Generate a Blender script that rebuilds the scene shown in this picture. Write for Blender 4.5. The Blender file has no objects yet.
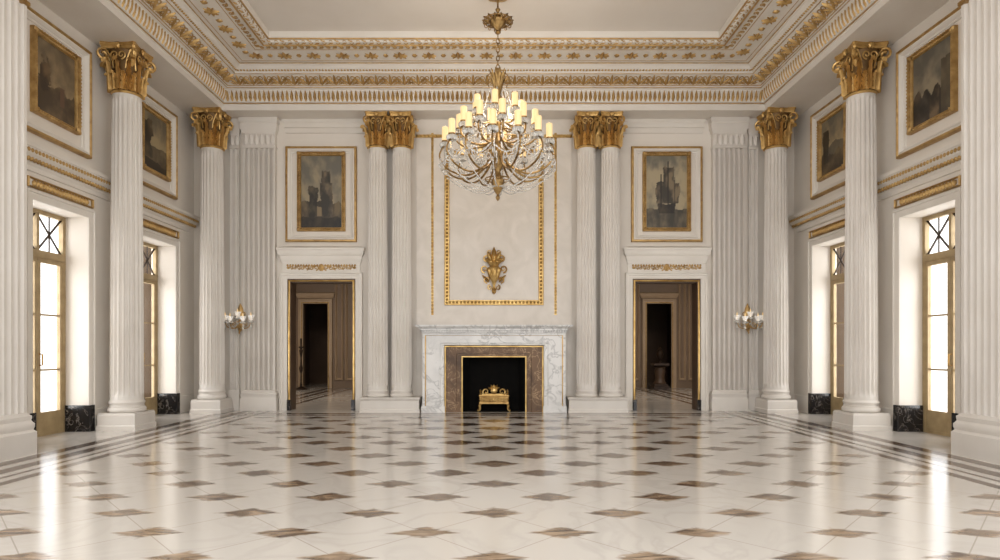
import bpy, bmesh, math, random
from mathutils import Vector, noise
random.seed(4)
S = bpy.context.scene
COL = S.collection
PI = math.pi
V = Vector
Z = V((0, 0, 1))

# ------------------------------------------------------------------ mesh builder
class MB:
    def __init__(s):
        s.v = []; s.f = []
    def add(s, vs, fs):
        o = len(s.v)
        s.v += [tuple(p) for p in vs]
        s.f += [tuple(i + o for i in f) for f in fs]
    def box(s, x0, x1, y0, y1, z0, z1):
        s.add([(x0,y0,z0),(x1,y0,z0),(x1,y1,z0),(x0,y1,z0),(x0,y0,z1),(x1,y0,z1),(x1,y1,z1),(x0,y1,z1)],
              [(0,3,2,1),(4,5,6,7),(0,1,5,4),(1,2,6,5),(2,3,7,6),(3,0,4,7)])
    def stack(s, x0, x1, y0, y1, prof):          # rectangular rings, prof = (outset, z)
        vs = []; fs = []
        for o, z in prof:
            vs += [(x0-o,y0-o,z),(x1+o,y0-o,z),(x1+o,y1+o,z),(x0-o,y1+o,z)]
        n = len(prof)
        for i in range(n-1):
            for k in range(4):
                a = i*4+k; b = i*4+(k+1) % 4
                fs.append((a, b, b+4, a+4))
        fs.append((3,2,1,0)); m = (n-1)*4
        fs.append((m,m+1,m+2,m+3))
        s.add(vs, fs)
    def lathe(s, prof, n=24, c=(0,0,0), gad=0, gn=0):
        vs = []; fs = []
        for r, z in prof:
            for k in range(n):
                a = 2*PI*k/n
                rr = r*(1+gad*math.cos(gn*a)) if gad else r
                vs.append((c[0]+rr*math.cos(a), c[1]+rr*math.sin(a), c[2]+z))
        m = len(prof)
        for i in range(m-1):
            for k in range(n):
                a = i*n+k; b = i*n+(k+1) % n
                fs.append((a, b, b+n, a+n))
        if prof[0][0] > 1e-4: fs.append(tuple(range(n-1, -1, -1)))
        if prof[-1][0] > 1e-4: fs.append(tuple((m-1)*n+k for k in range(n)))
        s.add(vs, fs)
    def tube(s, pts, rad, n=6):
        pts = [V(p) for p in pts]
        m = len(pts)
        if not hasattr(rad, '__len__'): rad = [rad]*m
        t = (pts[1]-pts[0]).normalized()
        u = t.orthogonal().normalized()
        vs = []; fs = []
        for i, p in enumerate(pts):
            if i == 0: t = pts[1]-pts[0]
            elif i == m-1: t = pts[-1]-pts[-2]
            else: t = pts[i+1]-pts[i-1]
            t = t.normalized()
            u = (u - t*u.dot(t))
            u = u.normalized() if u.length > 1e-6 else t.orthogonal().normalized()
            w = t.cross(u)
            for k in range(n):
                a = 2*PI*k/n
                vs.append(p + (u*math.cos(a)+w*math.sin(a))*rad[i])
        for i in range(m-1):
            for k in range(n):
                a = i*n+k; b = i*n+(k+1) % n
                fs.append((a, b, b+n, a+n))
        fs.append(tuple(range(n-1, -1, -1))); fs.append(tuple((m-1)*n+k for k in range(n)))
        s.add(vs, fs)
    def beads(s, fn_, nb, r):                     # continuous string of beads along fn_(t), t in 0..1
        pts = []; rs = []
        for i in range(nb*3+1):
            pts.append(fn_(i/(nb*3))); rs.append(r*.3 if i % 3 == 0 else r)
        s.tube(pts, rs, 6)
    def sweep4(s, rows, closed=False, caps=False):
        n = len(rows[0]); vs = []; fs = []
        for r in rows: vs += r
        for i in range(len(rows)-1):
            for k in range(n if closed else n-1):
                a = i*n+k; b = i*n+(k+1) % n
                fs.append((a, b, b+n, a+n))
        if caps:
            fs.append(tuple(range(n-1, -1, -1))); fs.append(tuple((len(rows)-1)*n+k for k in range(n)))
        s.add(vs, fs)
    def frame(s, x0, x1, z0, z1, prof):           # mitred picture moulding, prof = (inset, depth)
        s.sweep4([[(x0+o,-d,z0+o),(x1-o,-d,z0+o),(x1-o,-d,z1-o),(x0+o,-d,z1-o)] for o, d in prof], closed=True)
    def cornice(s, x0, x1, prof, b=0):            # moulding with returns, prof = (projection, z)
        s.sweep4([[(x0-d,0,z),(x0-d,-(b+d),z),(x1+d,-(b+d),z),(x1+d,0,z)] for d, z in prof], caps=True)
    def portal(s, hw, h, prof, ts=1.0):           # three sided surround, prof = (outset, depth)
        s.sweep4([[(-(hw+o),-d,0),(-(hw+o),-d,h+o*ts),(hw+o,-d,h+o*ts),(hw+o,-d,0)] for o, d in prof])
    def build(s, name, mat, parent=None, loc=None, rot=0.0, ang=38):
        me = bpy.data.meshes.new(name)
        me.from_pydata(s.v, [], s.f)
        bm = bmesh.new(); bm.from_mesh(me)
        bmesh.ops.recalc_face_normals(bm, faces=bm.faces)
        bm.to_mesh(me); bm.free()
        me.shade_smooth()
        try: me.set_sharp_from_angle(angle=math.radians(ang))
        except Exception: pass
        me.materials.append(mat)
        return link(name, me, parent, loc, rot)

def link(name, me, parent=None, loc=None, rot=0.0):
    o = bpy.data.objects.new(name, me)
    COL.objects.link(o)
    if parent: o.parent = parent
    if loc: o.location = loc
    o.rotation_euler = (0, 0, rot)
    return o
def struct(o):
    o['kind'] = 'structure'; return o
def tag(o, label, cat, group=None):
    o['label'] = label; o['category'] = cat
    if group: o['group'] = group
    return o
def empty(name, loc, rot=0.0):
    return link(name, None, None, loc, rot)
def copy_tree(o, parent=None):
    c = o.copy(); COL.objects.link(c)
    if parent: c.parent = parent
    for ch in list(o.children): copy_tree(ch, c)
    return c

def catmull(P, n=6):
    P = [V(p) for p in P]; P = [P[0]*2-P[1]] + P + [P[-1]*2-P[-2]]
    out = []
    for i in range(1, len(P)-2):
        for k in range(n):
            t = k/n; a, b, c, d = P[i-1], P[i], P[i+1], P[i+2]
            out.append(0.5*((2*b)+(c-a)*t+(2*a-5*b+4*c-d)*t*t+(3*b-a-3*c+d)*t**3))
    out.append(P[-2]); return out

# ------------------------------------------------------------------ relief motifs
def leaf(mb, O, T, Sv, N, w, h, d):
    vs = []; fs = []
    W = [.45, .95, 1, .75, .06]; D = [.5, .9, 1, 1.0, .6]
    for j in range(5):
        b = O + Sv*(h*j/4)
        vs += [b-T*(w*.5*W[j]), b-T*(w*.22*W[j])+N*d*D[j]*.75, b+N*d*D[j], b+T*(w*.22*W[j])+N*d*D[j]*.75, b+T*(w*.5*W[j])]
    for j in range(4):
        for k in range(4):
            a = j*5+k; fs.append((a, a+1, a+6, a+5))
    mb.add(vs, fs)
def dome(mb, O, T, Sv, N, rx, ry, d, n=10, pet=0):
    vs = [O+N*d]; fs = []
    for f, g in ((.5, .85), (.85, .5), (1, 0)):
        for k in range(n):
            a = 2*PI*k/n; q = 1-(pet if k % 2 else 0)*f
            vs.append(O+T*(math.cos(a)*rx*f*q)+Sv*(math.sin(a)*ry*f*q)+N*d*g)
    for k in range(n): fs.append((0, 1+k, 1+(k+1) % n))
    for r in range(2):
        for k in range(n):
            a = 1+r*n+k; b = 1+r*n+(k+1) % n; fs.append((a, b, b+n, a+n))
    mb.add(vs, fs)
def spiral(mb, O, T, Sv, N, r, rad, turns=1.4, sgn=1, a0=-PI/2, n=18):
    pts = []; rs = []
    for i in range(n):
        t = i/(n-1); a = a0+sgn*turns*2*PI*t; q = r*(1-.82*t)
        pts.append(O+T*(math.cos(a)*q)+Sv*(math.sin(a)*q)+N*rad*.5); rs.append(rad*(1-.45*t))
    mb.tube(pts, rs, 5)
def scroll(mb, O, T, Sv, N, w, h, rad):            # symmetrical acanthus scroll of total width w
    leaf(mb, O-Sv*h*.45, T, Sv, N, h*.8, h*1.0, rad*1.6)
    dome(mb, O-Sv*h*.1, T, Sv, N, h*.22, h*.22, rad*2.4, 10, .25)
    for sg in (-1, 1):
        x = h*.45; k = 0
        while x + h*.5 < w*.5:
            f = 1-.45*(x/(w*.5))
            spiral(mb, O+T*sg*(x+h*.25), T, Sv, N, h*.38*f, rad*f, 1.3, sg*(1 if k % 2 else -1), PI/2 if k % 2 else -PI/2)
            leaf(mb, O+T*sg*(x+h*.45)-Sv*h*.3*f*(1 if k % 2 else -1), T*sg, (T*sg*.8+Sv*.6*(1 if k % 2 else -1)).normalized(), N, h*.3*f, h*.55*f, rad*1.3)
            x += h*.62*f+.01; k += 1
        leaf(mb, O+T*sg*x, Sv, T*sg, N, h*.35, h*.5, rad)

# ------------------------------------------------------------------ materials
def lin(c):
    return tuple(((x/255)/12.92 if x/255 <= .04045 else ((x/255+.055)/1.055)**2.4) for x in c)
class NT:
    def __init__(s, name):
        s.m = bpy.data.materials.new(name); s.m.use_nodes = True
        s.t = s.m.node_tree; s.b = s.t.nodes['Principled BSDF']
    def n(s, typ, **kw):
        x = s.t.nodes.new(typ)
        for k, v in kw.items(): setattr(x, k, v)
        return x
    def l(s, a, b): s.t.links.new(a, b)
    def val(s, sock, v):
        if isinstance(v, (int, float)): sock.default_value = v
        else: s.l(v, sock)
    def math(s, op, a, b=0.0, c=None):
        x = s.n('ShaderNodeMath', operation=op); s.val(x.inputs[0], a); s.val(x.inputs[1], b)
        if c is not None: s.val(x.inputs[2], c)
        return x.outputs[0]
    def mix(s, fac, a, b):
        x = s.n('ShaderNodeMix', data_type='RGBA'); s.val(x.inputs[0], fac)
        for i, q in ((6, a), (7, b)):
            if isinstance(q, tuple): x.inputs[i].default_value = (*q, 1)
            else: s.l(q, x.inputs[i])
        return x.outputs[2]
    def ramp(s, fac, lo, hi, a=0.0, b=1.0):
        x = s.n('ShaderNodeMapRange'); s.l(fac, x.inputs[0]); x.inputs[1].default_value = lo; x.inputs[2].default_value = hi
        x.inputs[3].default_value = a; x.inputs[4].default_value = b
        return x.outputs[0]
    def noise(s, scale, detail=4, dist=0.0, coord='Object'):
        tc = s.n('ShaderNodeTexCoord'); x = s.n('ShaderNodeTexNoise')
        x.inputs['Scale'].default_value = scale; x.inputs['Detail'].default_value = detail
        x.inputs['Distortion'].default_value = dist
        s.l(tc.outputs[coord], x.inputs['Vector']); return x.outputs['Fac']
def mottled(name, c1, c2, scale=2.0, rough=.5, metal=0.0, lo=.35, hi=.65, dist=0.0, bump=0.0, spec=.5, detail=4):
    t = NT(name); f = t.ramp(t.noise(scale, detail, dist), lo, hi)
    t.l(t.mix(f, c1, c2), t.b.inputs['Base Color'])
    t.b.inputs['Roughness'].default_value = rough; t.b.inputs['Metallic'].default_value = metal
    t.b.inputs['Specular IOR Level'].default_value = spec
    if bump:
        bn = t.n('ShaderNodeBump'); bn.inputs['Strength'].default_value = bump; bn.inputs['Distance'].default_value = .01
        t.l(t.noise(scale*12, 5), bn.inputs['Height']); t.l(bn.outputs[0], t.b.inputs['Normal'])
    return t.m
def veined(name, base, vein, scale, rough, width=.05, dist=1.2, second=None, spec=.5):
    t = NT(name); f = t.noise(scale, 6, dist)
    d = t.math('ABSOLUTE', t.math('SUBTRACT', f, .5))
    m = t.ramp(d, 0, width)
    col = t.mix(m, vein, base)
    if second:
        g = t.ramp(t.noise(scale*.7, 5, .6), .45, .7); col = t.mix(g, col, second)
    t.l(col, t.b.inputs['Base Color']); t.b.inputs['Roughness'].default_value = rough
    t.b.inputs['Specular IOR Level'].default_value = spec
    return t.m
M = {}
M['wall'] = mottled('wall_plaster', lin((216,207,195)), lin((222,214,203)), 1.2, .55, bump=.03)
M['stone'] = mottled('column_stone', lin((206,198,188)), lin((213,206,197)), 1.5, .45)
M['trim'] = mottled('trim_paint', lin((213,205,194)), lin((219,212,202)), 1.5, .45)
M['ceil'] = mottled('ceiling_paint', lin((206,197,186)), lin((212,204,194)), .8, .6)
M['panel'] = mottled('panel_marble', lin((207,198,186)), lin((218,209,198)), 2.2, .4, dist=1.0, bump=.02)
M['gold'] = mottled('gilt', lin((196,160,100)), lin((138,104,58)), 9, .40, .8, .3, .75, bump=.25)
M['softgold'] = mottled('soft_gilt', lin((194,160,102)), lin((150,116,68)), 9, .44, .55, .3, .75, bump=.2)
M['capgold'] = mottled('capital_gilt', lin((212,174,108)), lin((168,130,74)), 9, .36, .6, .3, .75, bump=.15)
M['capshade'] = mottled('capital_gilt_shade', lin((120,90,50)), lin((96,70,38)), 9, .5, .5)  # darker gilt for the bell: shade in the gaps between leaves, put into colour
M['gold2'] = mottled('polished_gilt', lin((204,172,112)), lin((172,137,80)), 6, .32, .9)
M['framegold'] = mottled('window_gilt', lin((168,146,108)), lin((148,126,90)), 6, .5, .1)
M['goldold'] = mottled('antique_gilt', lin((184,152,100)), lin((116,90,55)), 12, .36, 1.0, .3, .7, bump=.2)
M['white_marble'] = veined('white_marble', lin((220,217,213)), lin((180,177,174)), 2.6, .25, .05, 1.4, lin((204,201,197)))
M['brown_marble'] = veined('brown_marble', lin((116,90,67)), lin((172,144,112)), 3.5, .38, .03, 2.0, lin((82,62,46)), .3)
M['black_marble'] = veined('black_marble', lin((26,25,27)), lin((120,112,104)), 4.5, .18, .018, 1.6)
M['soot'] = mottled('soot', lin((10,9,8)), lin((16,14,12)), 6, .9, spec=.1)
M['wood'] = mottled('brown_panelling', lin((122,101,80)), lin((132,110,88)), 1.5, .5)
M['woodd'] = mottled('dark_panelling', lin((78,60,45)), lin((88,68,52)), 2, .45)
M['woodl'] = mottled('light_panelling', lin((178,154,126)), lin((188,164,136)), 2, .45)
M['bronze'] = mottled('dark_bronze', lin((44,32,23)), lin((60,44,31)), 7, .4, .5)
def emis(name, col, st, base):
    t = NT(name); t.b.inputs['Base Color'].default_value = (*base, 1)
    t.b.inputs['Emission Color'].default_value = (*col, 1); t.b.inputs['Emission Strength'].default_value = st
    t.l(t.mix(t.noise(8), base, tuple(x*.95 for x in base)), t.b.inputs['Base Color'])
    return t.m
M['candle'] = emis('candle_wax', (1, .66, .28), .46, (.58, .46, .28))
M['flame'] = emis('flame_bulb', (1, .76, .38), 2.5, (1, .9, .7))
t = NT('cut_crystal'); t.b.inputs['Base Color'].default_value = (.84, .81, .75, 1); t.b.inputs['Roughness'].default_value = .06
t.b.inputs['Specular IOR Level'].default_value = 1.0; t.b.inputs['Transmission Weight'].default_value = .45; M['crystal'] = t.m
t = NT('clear_shade_glass'); t.b.inputs['Base Color'].default_value = (.93, .92, .90, 1); t.b.inputs['Roughness'].default_value = .08
t.b.inputs['Specular IOR Level'].default_value = .9
t.b.inputs['Transmission Weight'].default_value = .6; t.b.inputs['Emission Color'].default_value = (1, .95, .88, 1); t.b.inputs['Emission Strength'].default_value = .08; M['frost'] = t.m
t = NT('window_glass'); nt = t.t; nt.nodes.remove(t.b)
tr = t.n('ShaderNodeBsdfTransparent'); gl = t.n('ShaderNodeBsdfGlossy'); gl.inputs['Roughness'].default_value = .02
mx = t.n('ShaderNodeMixShader'); mx.inputs[0].default_value = .06
t.l(tr.outputs[0], mx.inputs[1]); t.l(gl.outputs[0], mx.inputs[2])
t.l(mx.outputs[0], nt.nodes['Material Output'].inputs[0]); M['glass'] = t.m
t = NT('oil_paint'); a = t.n('ShaderNodeAttribute', attribute_name='Col'); t.l(a.outputs['Color'], t.b.inputs['Base Color'])
t.b.inputs['Roughness'].default_value = .45; M['paint'] = t.m

# floor: pale marble with inset brown diamonds and brown border bands
t = NT('floor_marble')
geo = t.n('ShaderNodeNewGeometry'); sp = t.n('ShaderNodeSeparateXYZ'); t.l(geo.outputs['Position'], sp.inputs[0])
X, Y = sp.outputs[0], sp.outputs[1]
mp = t.n('ShaderNodeMapping'); mp.inputs['Scale'].default_value = (1.0, 2.6, 1); t.l(geo.outputs['Position'], mp.inputs['Vector'])
def fn(scale, detail, dist, vec=None):
    x = t.n('ShaderNodeTexNoise'); x.inputs['Scale'].default_value = scale; x.inputs['Detail'].default_value = detail
    x.inputs['Distortion'].default_value = dist; t.l(vec or geo.outputs['Position'], x.inputs['Vector']); return x.outputs['Fac']
n1 = fn(1.1, 5, 1.5); n2 = fn(2.2, 7, 2.4, mp.outputs[0]); n3 = fn(.5, 2, 0); n4 = fn(6.0, 6, 1.0, mp.outputs[0]); n5 = fn(1.7, 2, 0)
u = t.math('DIVIDE', X, .94); v = t.math('DIVIDE', t.math('SUBTRACT', Y, 4.754), 1.03)
def cell(q): return t.math('ABSOLUTE', t.math('SUBTRACT', t.math('FRACT', t.math('ADD', q, 50.5)), .5))
fu, fv = cell(u), cell(v)
ax = t.math('ABSOLUTE', X)
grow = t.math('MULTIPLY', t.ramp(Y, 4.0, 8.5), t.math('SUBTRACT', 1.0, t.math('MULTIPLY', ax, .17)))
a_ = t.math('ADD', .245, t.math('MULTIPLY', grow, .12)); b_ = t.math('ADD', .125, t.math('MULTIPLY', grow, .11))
d1 = t.math('ADD', t.math('DIVIDE', fu, a_), t.math('DIVIDE', fv, b_))
d2 = t.math('ADD', t.math('DIVIDE', t.math('SUBTRACT', .5, fu), a_), t.math('DIVIDE', t.math('SUBTRACT', .5, fv), b_))
d0 = t.math('MINIMUM', d1, d2)
d = t.math('ADD', d0, t.math('MULTIPLY', t.math('SUBTRACT', n4, .5), .95))
d = t.math('ADD', d, t.math('MULTIPLY', t.math('SUBTRACT', n5, .5), .5))
dia = t.math('SUBTRACT', 1.0, t.ramp(d, .80, 1.08))
inside = t.math('MULTIPLY', t.math('LESS_THAN', ax, 4.45), t.math('LESS_THAN', Y, 11.75))
dia = t.math('MULTIPLY', dia, inside)
g1 = t.math('LESS_THAN', cell(t.math('ADD', u, v)), .006); g2 = t.math('LESS_THAN', cell(t.math('SUBTRACT', u, v)), .006)
gr = t.math('MULTIPLY', t.math('MAXIMUM', g1, g2), inside)
def band(lo, hi): return t.math('MULTIPLY', t.math('GREATER_THAN', ax, lo), t.math('LESS_THAN', ax, hi))
def bandy(lo, hi): return t.math('MULTIPLY', t.math('MULTIPLY', t.math('GREATER_THAN', Y, lo), t.math('LESS_THAN', Y, hi)), t.math('LESS_THAN', ax, 5.45))
bands = band(4.50, 4.62)
for q in (band(4.74, 4.80), band(4.92, 5.10), band(5.24, 5.42), bandy(11.82, 11.92), bandy(12.05, 12.25)): bands = t.math('MAXIMUM', bands, q)
vein = t.ramp(t.math('ABSOLUTE', t.math('SUBTRACT', n1, .5)), 0, .05)
base = t.mix(vein, lin((188,181,172)), lin((197,190,181)))
base = t.mix(t.ramp(n3, .4, .65), base, lin((192,185,176)))
base = t.mix(t.math('MULTIPLY', gr, .55), base, lin((138,126,114)))
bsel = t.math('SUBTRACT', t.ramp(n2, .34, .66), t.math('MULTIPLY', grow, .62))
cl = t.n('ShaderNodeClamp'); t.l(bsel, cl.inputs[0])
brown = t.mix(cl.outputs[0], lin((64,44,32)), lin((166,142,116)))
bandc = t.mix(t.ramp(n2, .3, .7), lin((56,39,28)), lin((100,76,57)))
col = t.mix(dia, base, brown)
col = t.mix(bands, col, bandc)
t.l(col, t.b.inputs['Base Color'])
t.l(t.math('ADD', t.math('MULTIPLY', n1, .14), .10), t.b.inputs['Roughness'])
t.b.inputs['Specular IOR Level'].default_value = .6
t.b.inputs['Coat Weight'].default_value = .15; t.b.inputs['Coat Roughness'].default_value = .12
M['floor'] = t.m

# ------------------------------------------------------------------ dimensions (metres)
WX = 6.18; BY = 12.875; FY = 3.0; HC = 6.82
XE, YE = 5.36, 12.36
DOORX, DHW, DH = 3.55, .68, 2.68
WIN = [(8.925, .575), (11.525, .575)]; WH = 3.25
N = V((0,-1,0)); T = V((1,0,0))

# ------------------------------------------------------------------ shell
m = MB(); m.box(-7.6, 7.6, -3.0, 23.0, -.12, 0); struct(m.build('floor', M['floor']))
m = MB(); m.box(-6.6, 6.6, FY, 13.1, HC, HC+.15); struct(m.build('ceiling', M['ceil']))
for sg, nm in ((-1, 'wall_left'), (1, 'wall_right')):
    m = MB(); ys = [FY]
    for c, h in WIN: ys += [c-h, c+h]
    ys.append(BY)
    xa, xb = sorted((sg*WX, sg*(WX+.45)))
    for i in range(0, len(ys), 2): m.box(xa, xb, ys[i], ys[i+1], 0, HC)
    for c, h in WIN: m.box(xa, xb, c-h, c+h, WH, HC)
    struct(m.build(nm, M['wall']))
m = MB(); xs = [-6.63, -DOORX-DHW, -DOORX+DHW, DOORX-DHW, DOORX+DHW, 6.63]
for i in (0, 2, 4): m.box(xs[i], xs[i+1], BY, BY+.3, 0, HC)
for c in (-DOORX, DOORX): m.box(c-DHW, c+DHW, BY, BY+.3, DH, HC)
struct(m.build('wall_back', M['wall']))

# entablature and cornice round three sides
def u_rows(prof, yf):
    rows = []
    for p in prof:
        if len(p) == 2: ex, ey, z = p[0], p[0], p[1]
        else: ex, ey, z = p
        rows.append([(-(XE-ex), yf, z), (-(XE-ex), YE-ey, z), (XE-ex, YE-ey, z), (XE-ex, yf, z)])
    return rows
m = MB()
m.sweep4(u_rows([(XE-WX, YE-BY, 5.98), (0, 5.98), (0, 6.08), (.025, 6.09), (.025, 6.115), (.05, 6.12), (.10, 6.35), (.14, 6.36), (.14, 6.40),
    (.17, 6.41), (.38, 6.52), (.42, 6.525), (.42, 6.56), (.47, 6.58), (.52, 6.63), (.55, 6.64), (.56, 6.67), (1.22, 6.69), (1.22, 6.66), (1.25, 6.65),
    (1.36, 6.66), (1.42, 6.72), (1.42, HC)], FY))
struct(m.build('trim_1', M['trim'], ang=25))
def u_bead(mb, e, z, r):
    mb.sweep4(u_rows([(e+r*math.cos(a), z+r*math.sin(a)) for a in [2*PI*k/8 for k in range(9)]], 4))
def u_band(mb, e0, z0, e1, z1, spacing, motif, off=.0):
    em = (e0+e1)/2
    runs = [(V((-XE, 5, 0)), V((0,1,0)), V((1,0,0)), YE-em-5), (V((-XE+em, YE, 0)), V((1,0,0)), V((0,-1,0)), 2*(XE-em)),
            (V((XE, YE-em, 0)), V((0,-1,0)), V((-1,0,0)), YE-em-5)]
    for b, tt, q, L in runs:
        n = max(1, round(L/spacing)); s_ = q*(e1-e0)+Z*(z1-z0); Ls = s_.length; s_.normalize()
        nn = (q*(z1-z0)-Z*(e1-e0)).normalized()
        for i in range(n):
            motif(mb, b+tt*((i+.5)*L/n)+q*e0+Z*z0+nn*off, tt, s_, nn, Ls, L/n, i)
def mo_leaf(mb, O, T, s_, N, L, w, i):
    leaf(mb, O+s_*L*.06, T, s_, N, w*.62, L*.88, .03)
    for sg in (-1, 1): leaf(mb, O+s_*L*.1, T, (s_+T*sg*.4).normalized(), N, w*.24, L*.6, .015)
def mo_egg(mb, O, T, s_, N, L, w, i): dome(mb, O+s_*L*.5+T*w*.5, T, s_, N, w*.2, L*.40, .03)
def mo_acanthus(mb, O, T, s_, N, L, w, i):
    C = O+s_*L*.5
    leaf(mb, O+s_*L*.02, T, s_, N, w*.24, L*.98, .035)
    for sg in (-1, 1):
        spiral(mb, C+T*sg*w*.3+s_*L*.14, T, s_, N, L*.26, .012, 1.3, sg, -PI/2)
        spiral(mb, C+T*sg*w*.36-s_*L*.28, T, s_, N, L*.16, .010, 1.2, -sg, PI/2)
        leaf(mb, O+T*sg*w*.10+s_*L*.1, T, (s_+T*sg*.7).normalized(), N, L*.24, L*.7, .025)
        leaf(mb, O+T*sg*w*.22+s_*L*.06, T, (s_*.5+T*sg).normalized(), N, L*.18, L*.5, .02)
def mo_bead(mb, O, T, s_, N, L, w, i): dome(mb, O+s_*L*.5, T, s_, N, w*.42, L*.5, .018, 8)
def mo_mod(mb, O, T, s_, N, L, w, i):
    if i % 2: dome(mb, O+s_*L*.5, T, s_, N, .05, .06, .035, 12, .3)
    else:
        leaf(mb, O+s_*L*.1, T, s_, N, .08, L*.8, .04)
        for sg in (-1, 1):
            leaf(mb, O+s_*L*.45, s_, T*sg, N, .07, .13, .03); leaf(mb, O+s_*L*.4, T, (s_+T*sg).normalized(), N, .05, .14, .025)
            leaf(mb, O+s_*L*.5, T, (-s_+T*sg).normalized(), N, .05, .14, .025)
def mo_vine(mb, O, T, s_, N, L, w, i):
    sg = 1 if i % 2 else -1
    spiral(mb, O+s_*L*(.5+.08*sg), T, s_, N, L*.36, .010, 1.3, sg, -sg*PI/2)
    leaf(mb, O+s_*L*(.5-.35*sg)-T*w*.4, s_, (T+s_*sg*.5).normalized(), N, L*.3, w*.8, .018)
m = MB(); u_band(m, .05, 6.12, .10, 6.35, .09, mo_leaf); u_bead(m, .03, 6.105, .010); u_bead(m, .135, 6.37, .010)
struct(m.build('trim_2', M['softgold']))
m = MB(); u_band(m, .05, 6.12, .10, 6.35, .09, mo_egg)
struct(m.build('trim_3', M['trim']))
m = MB(); u_band(m, .17, 6.41, .38, 6.52, .27, mo_acanthus); u_bead(m, .16, 6.405, .008); u_bead(m, .41, 6.525, .009); u_band(m, .43, 6.565, .47, 6.585, .06, mo_bead)
struct(m.build('trim_4', M['softgold']))
m = MB(); u_band(m, .68, 6.672, .98, 6.682, .27, mo_mod); u_bead(m, .555, 6.66, .010); u_bead(m, .63, 6.674, .007); u_bead(m, 1.03, 6.684, .007)
struct(m.build('trim_5', M['softgold']))
m = MB(); u_bead(m, 1.27, 6.645, .016); u_bead(m, 1.40, 6.70, .016); u_band(m, 1.28, 6.648, 1.40, 6.69, .12, mo_vine); u_band(m, 1.06, 6.684, 1.18, 6.688, .12, mo_vine)
struct(m.build('trim_6', M['softgold']))
k = 7

# ------------------------------------------------------------------ columns
def shaft_mb(R, H, nf=20, taper=.12):
    mb = MB(); per = 12; n = nf*per; vs = []; fs = []
    rings = [(0, 0), (.012, 0), (.022, .8), (.03, 1), (.3, 1), (.5, 1), (.75, 1), (.972, 1), (.98, .8), (.988, 0), (1, 0)]
    for tt, fd in rings:
        r0 = R*(1-taper*tt**1.6)
        for q_ in range(n):
            f = (q_ % per)/per; q = (f-.5)/.4
            dep = math.sqrt(max(0, 1-q*q))*.12*r0*fd
            a = 2*PI*q_/n; r = r0-dep
            vs.append((r*math.cos(a), r*math.sin(a), H*tt))
    for i in range(len(rings)-1):
        for q_ in range(n):
            a = i*n+q_; b = i*n+(q_+1) % n; fs.append((a, b, b+n, a+n))
    fs.append(tuple((len(rings)-1)*n+q_ for q_ in range(n)))
    mb.add(vs, fs); return mb
def base_mb(R, H):
    mb = MB(); pr = []
    def torus(r, z0, z1, b):
        for i in range(7):
            a = -PI/2+PI*i/6; pr.append((r+b*math.cos(a), (z0+z1)/2+(z1-z0)/2*math.sin(a)))
    torus(R*1.03, 0, H*.42, R*.13); pr.append((R*1.05, H*.48)); pr.append((R*1.02, H*.56)); pr.append((R*1.05, H*.64))
    torus(R*1.03, H*.66, H*.88, R*.06); pr += [(R*1.02, H*.92), (R*1.0, H)]
    mb.lathe(pr, 40); return mb
def bell_mb(R, H, W):
    mb = MB()
    mb.lathe([(R*1.0, 0), (R*.98, .07*H), (R*.98, .5*H), (R*1.02, .75*H), (W*.86, .87*H), (W*.85, .89*H)], 32)
    return mb
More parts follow.
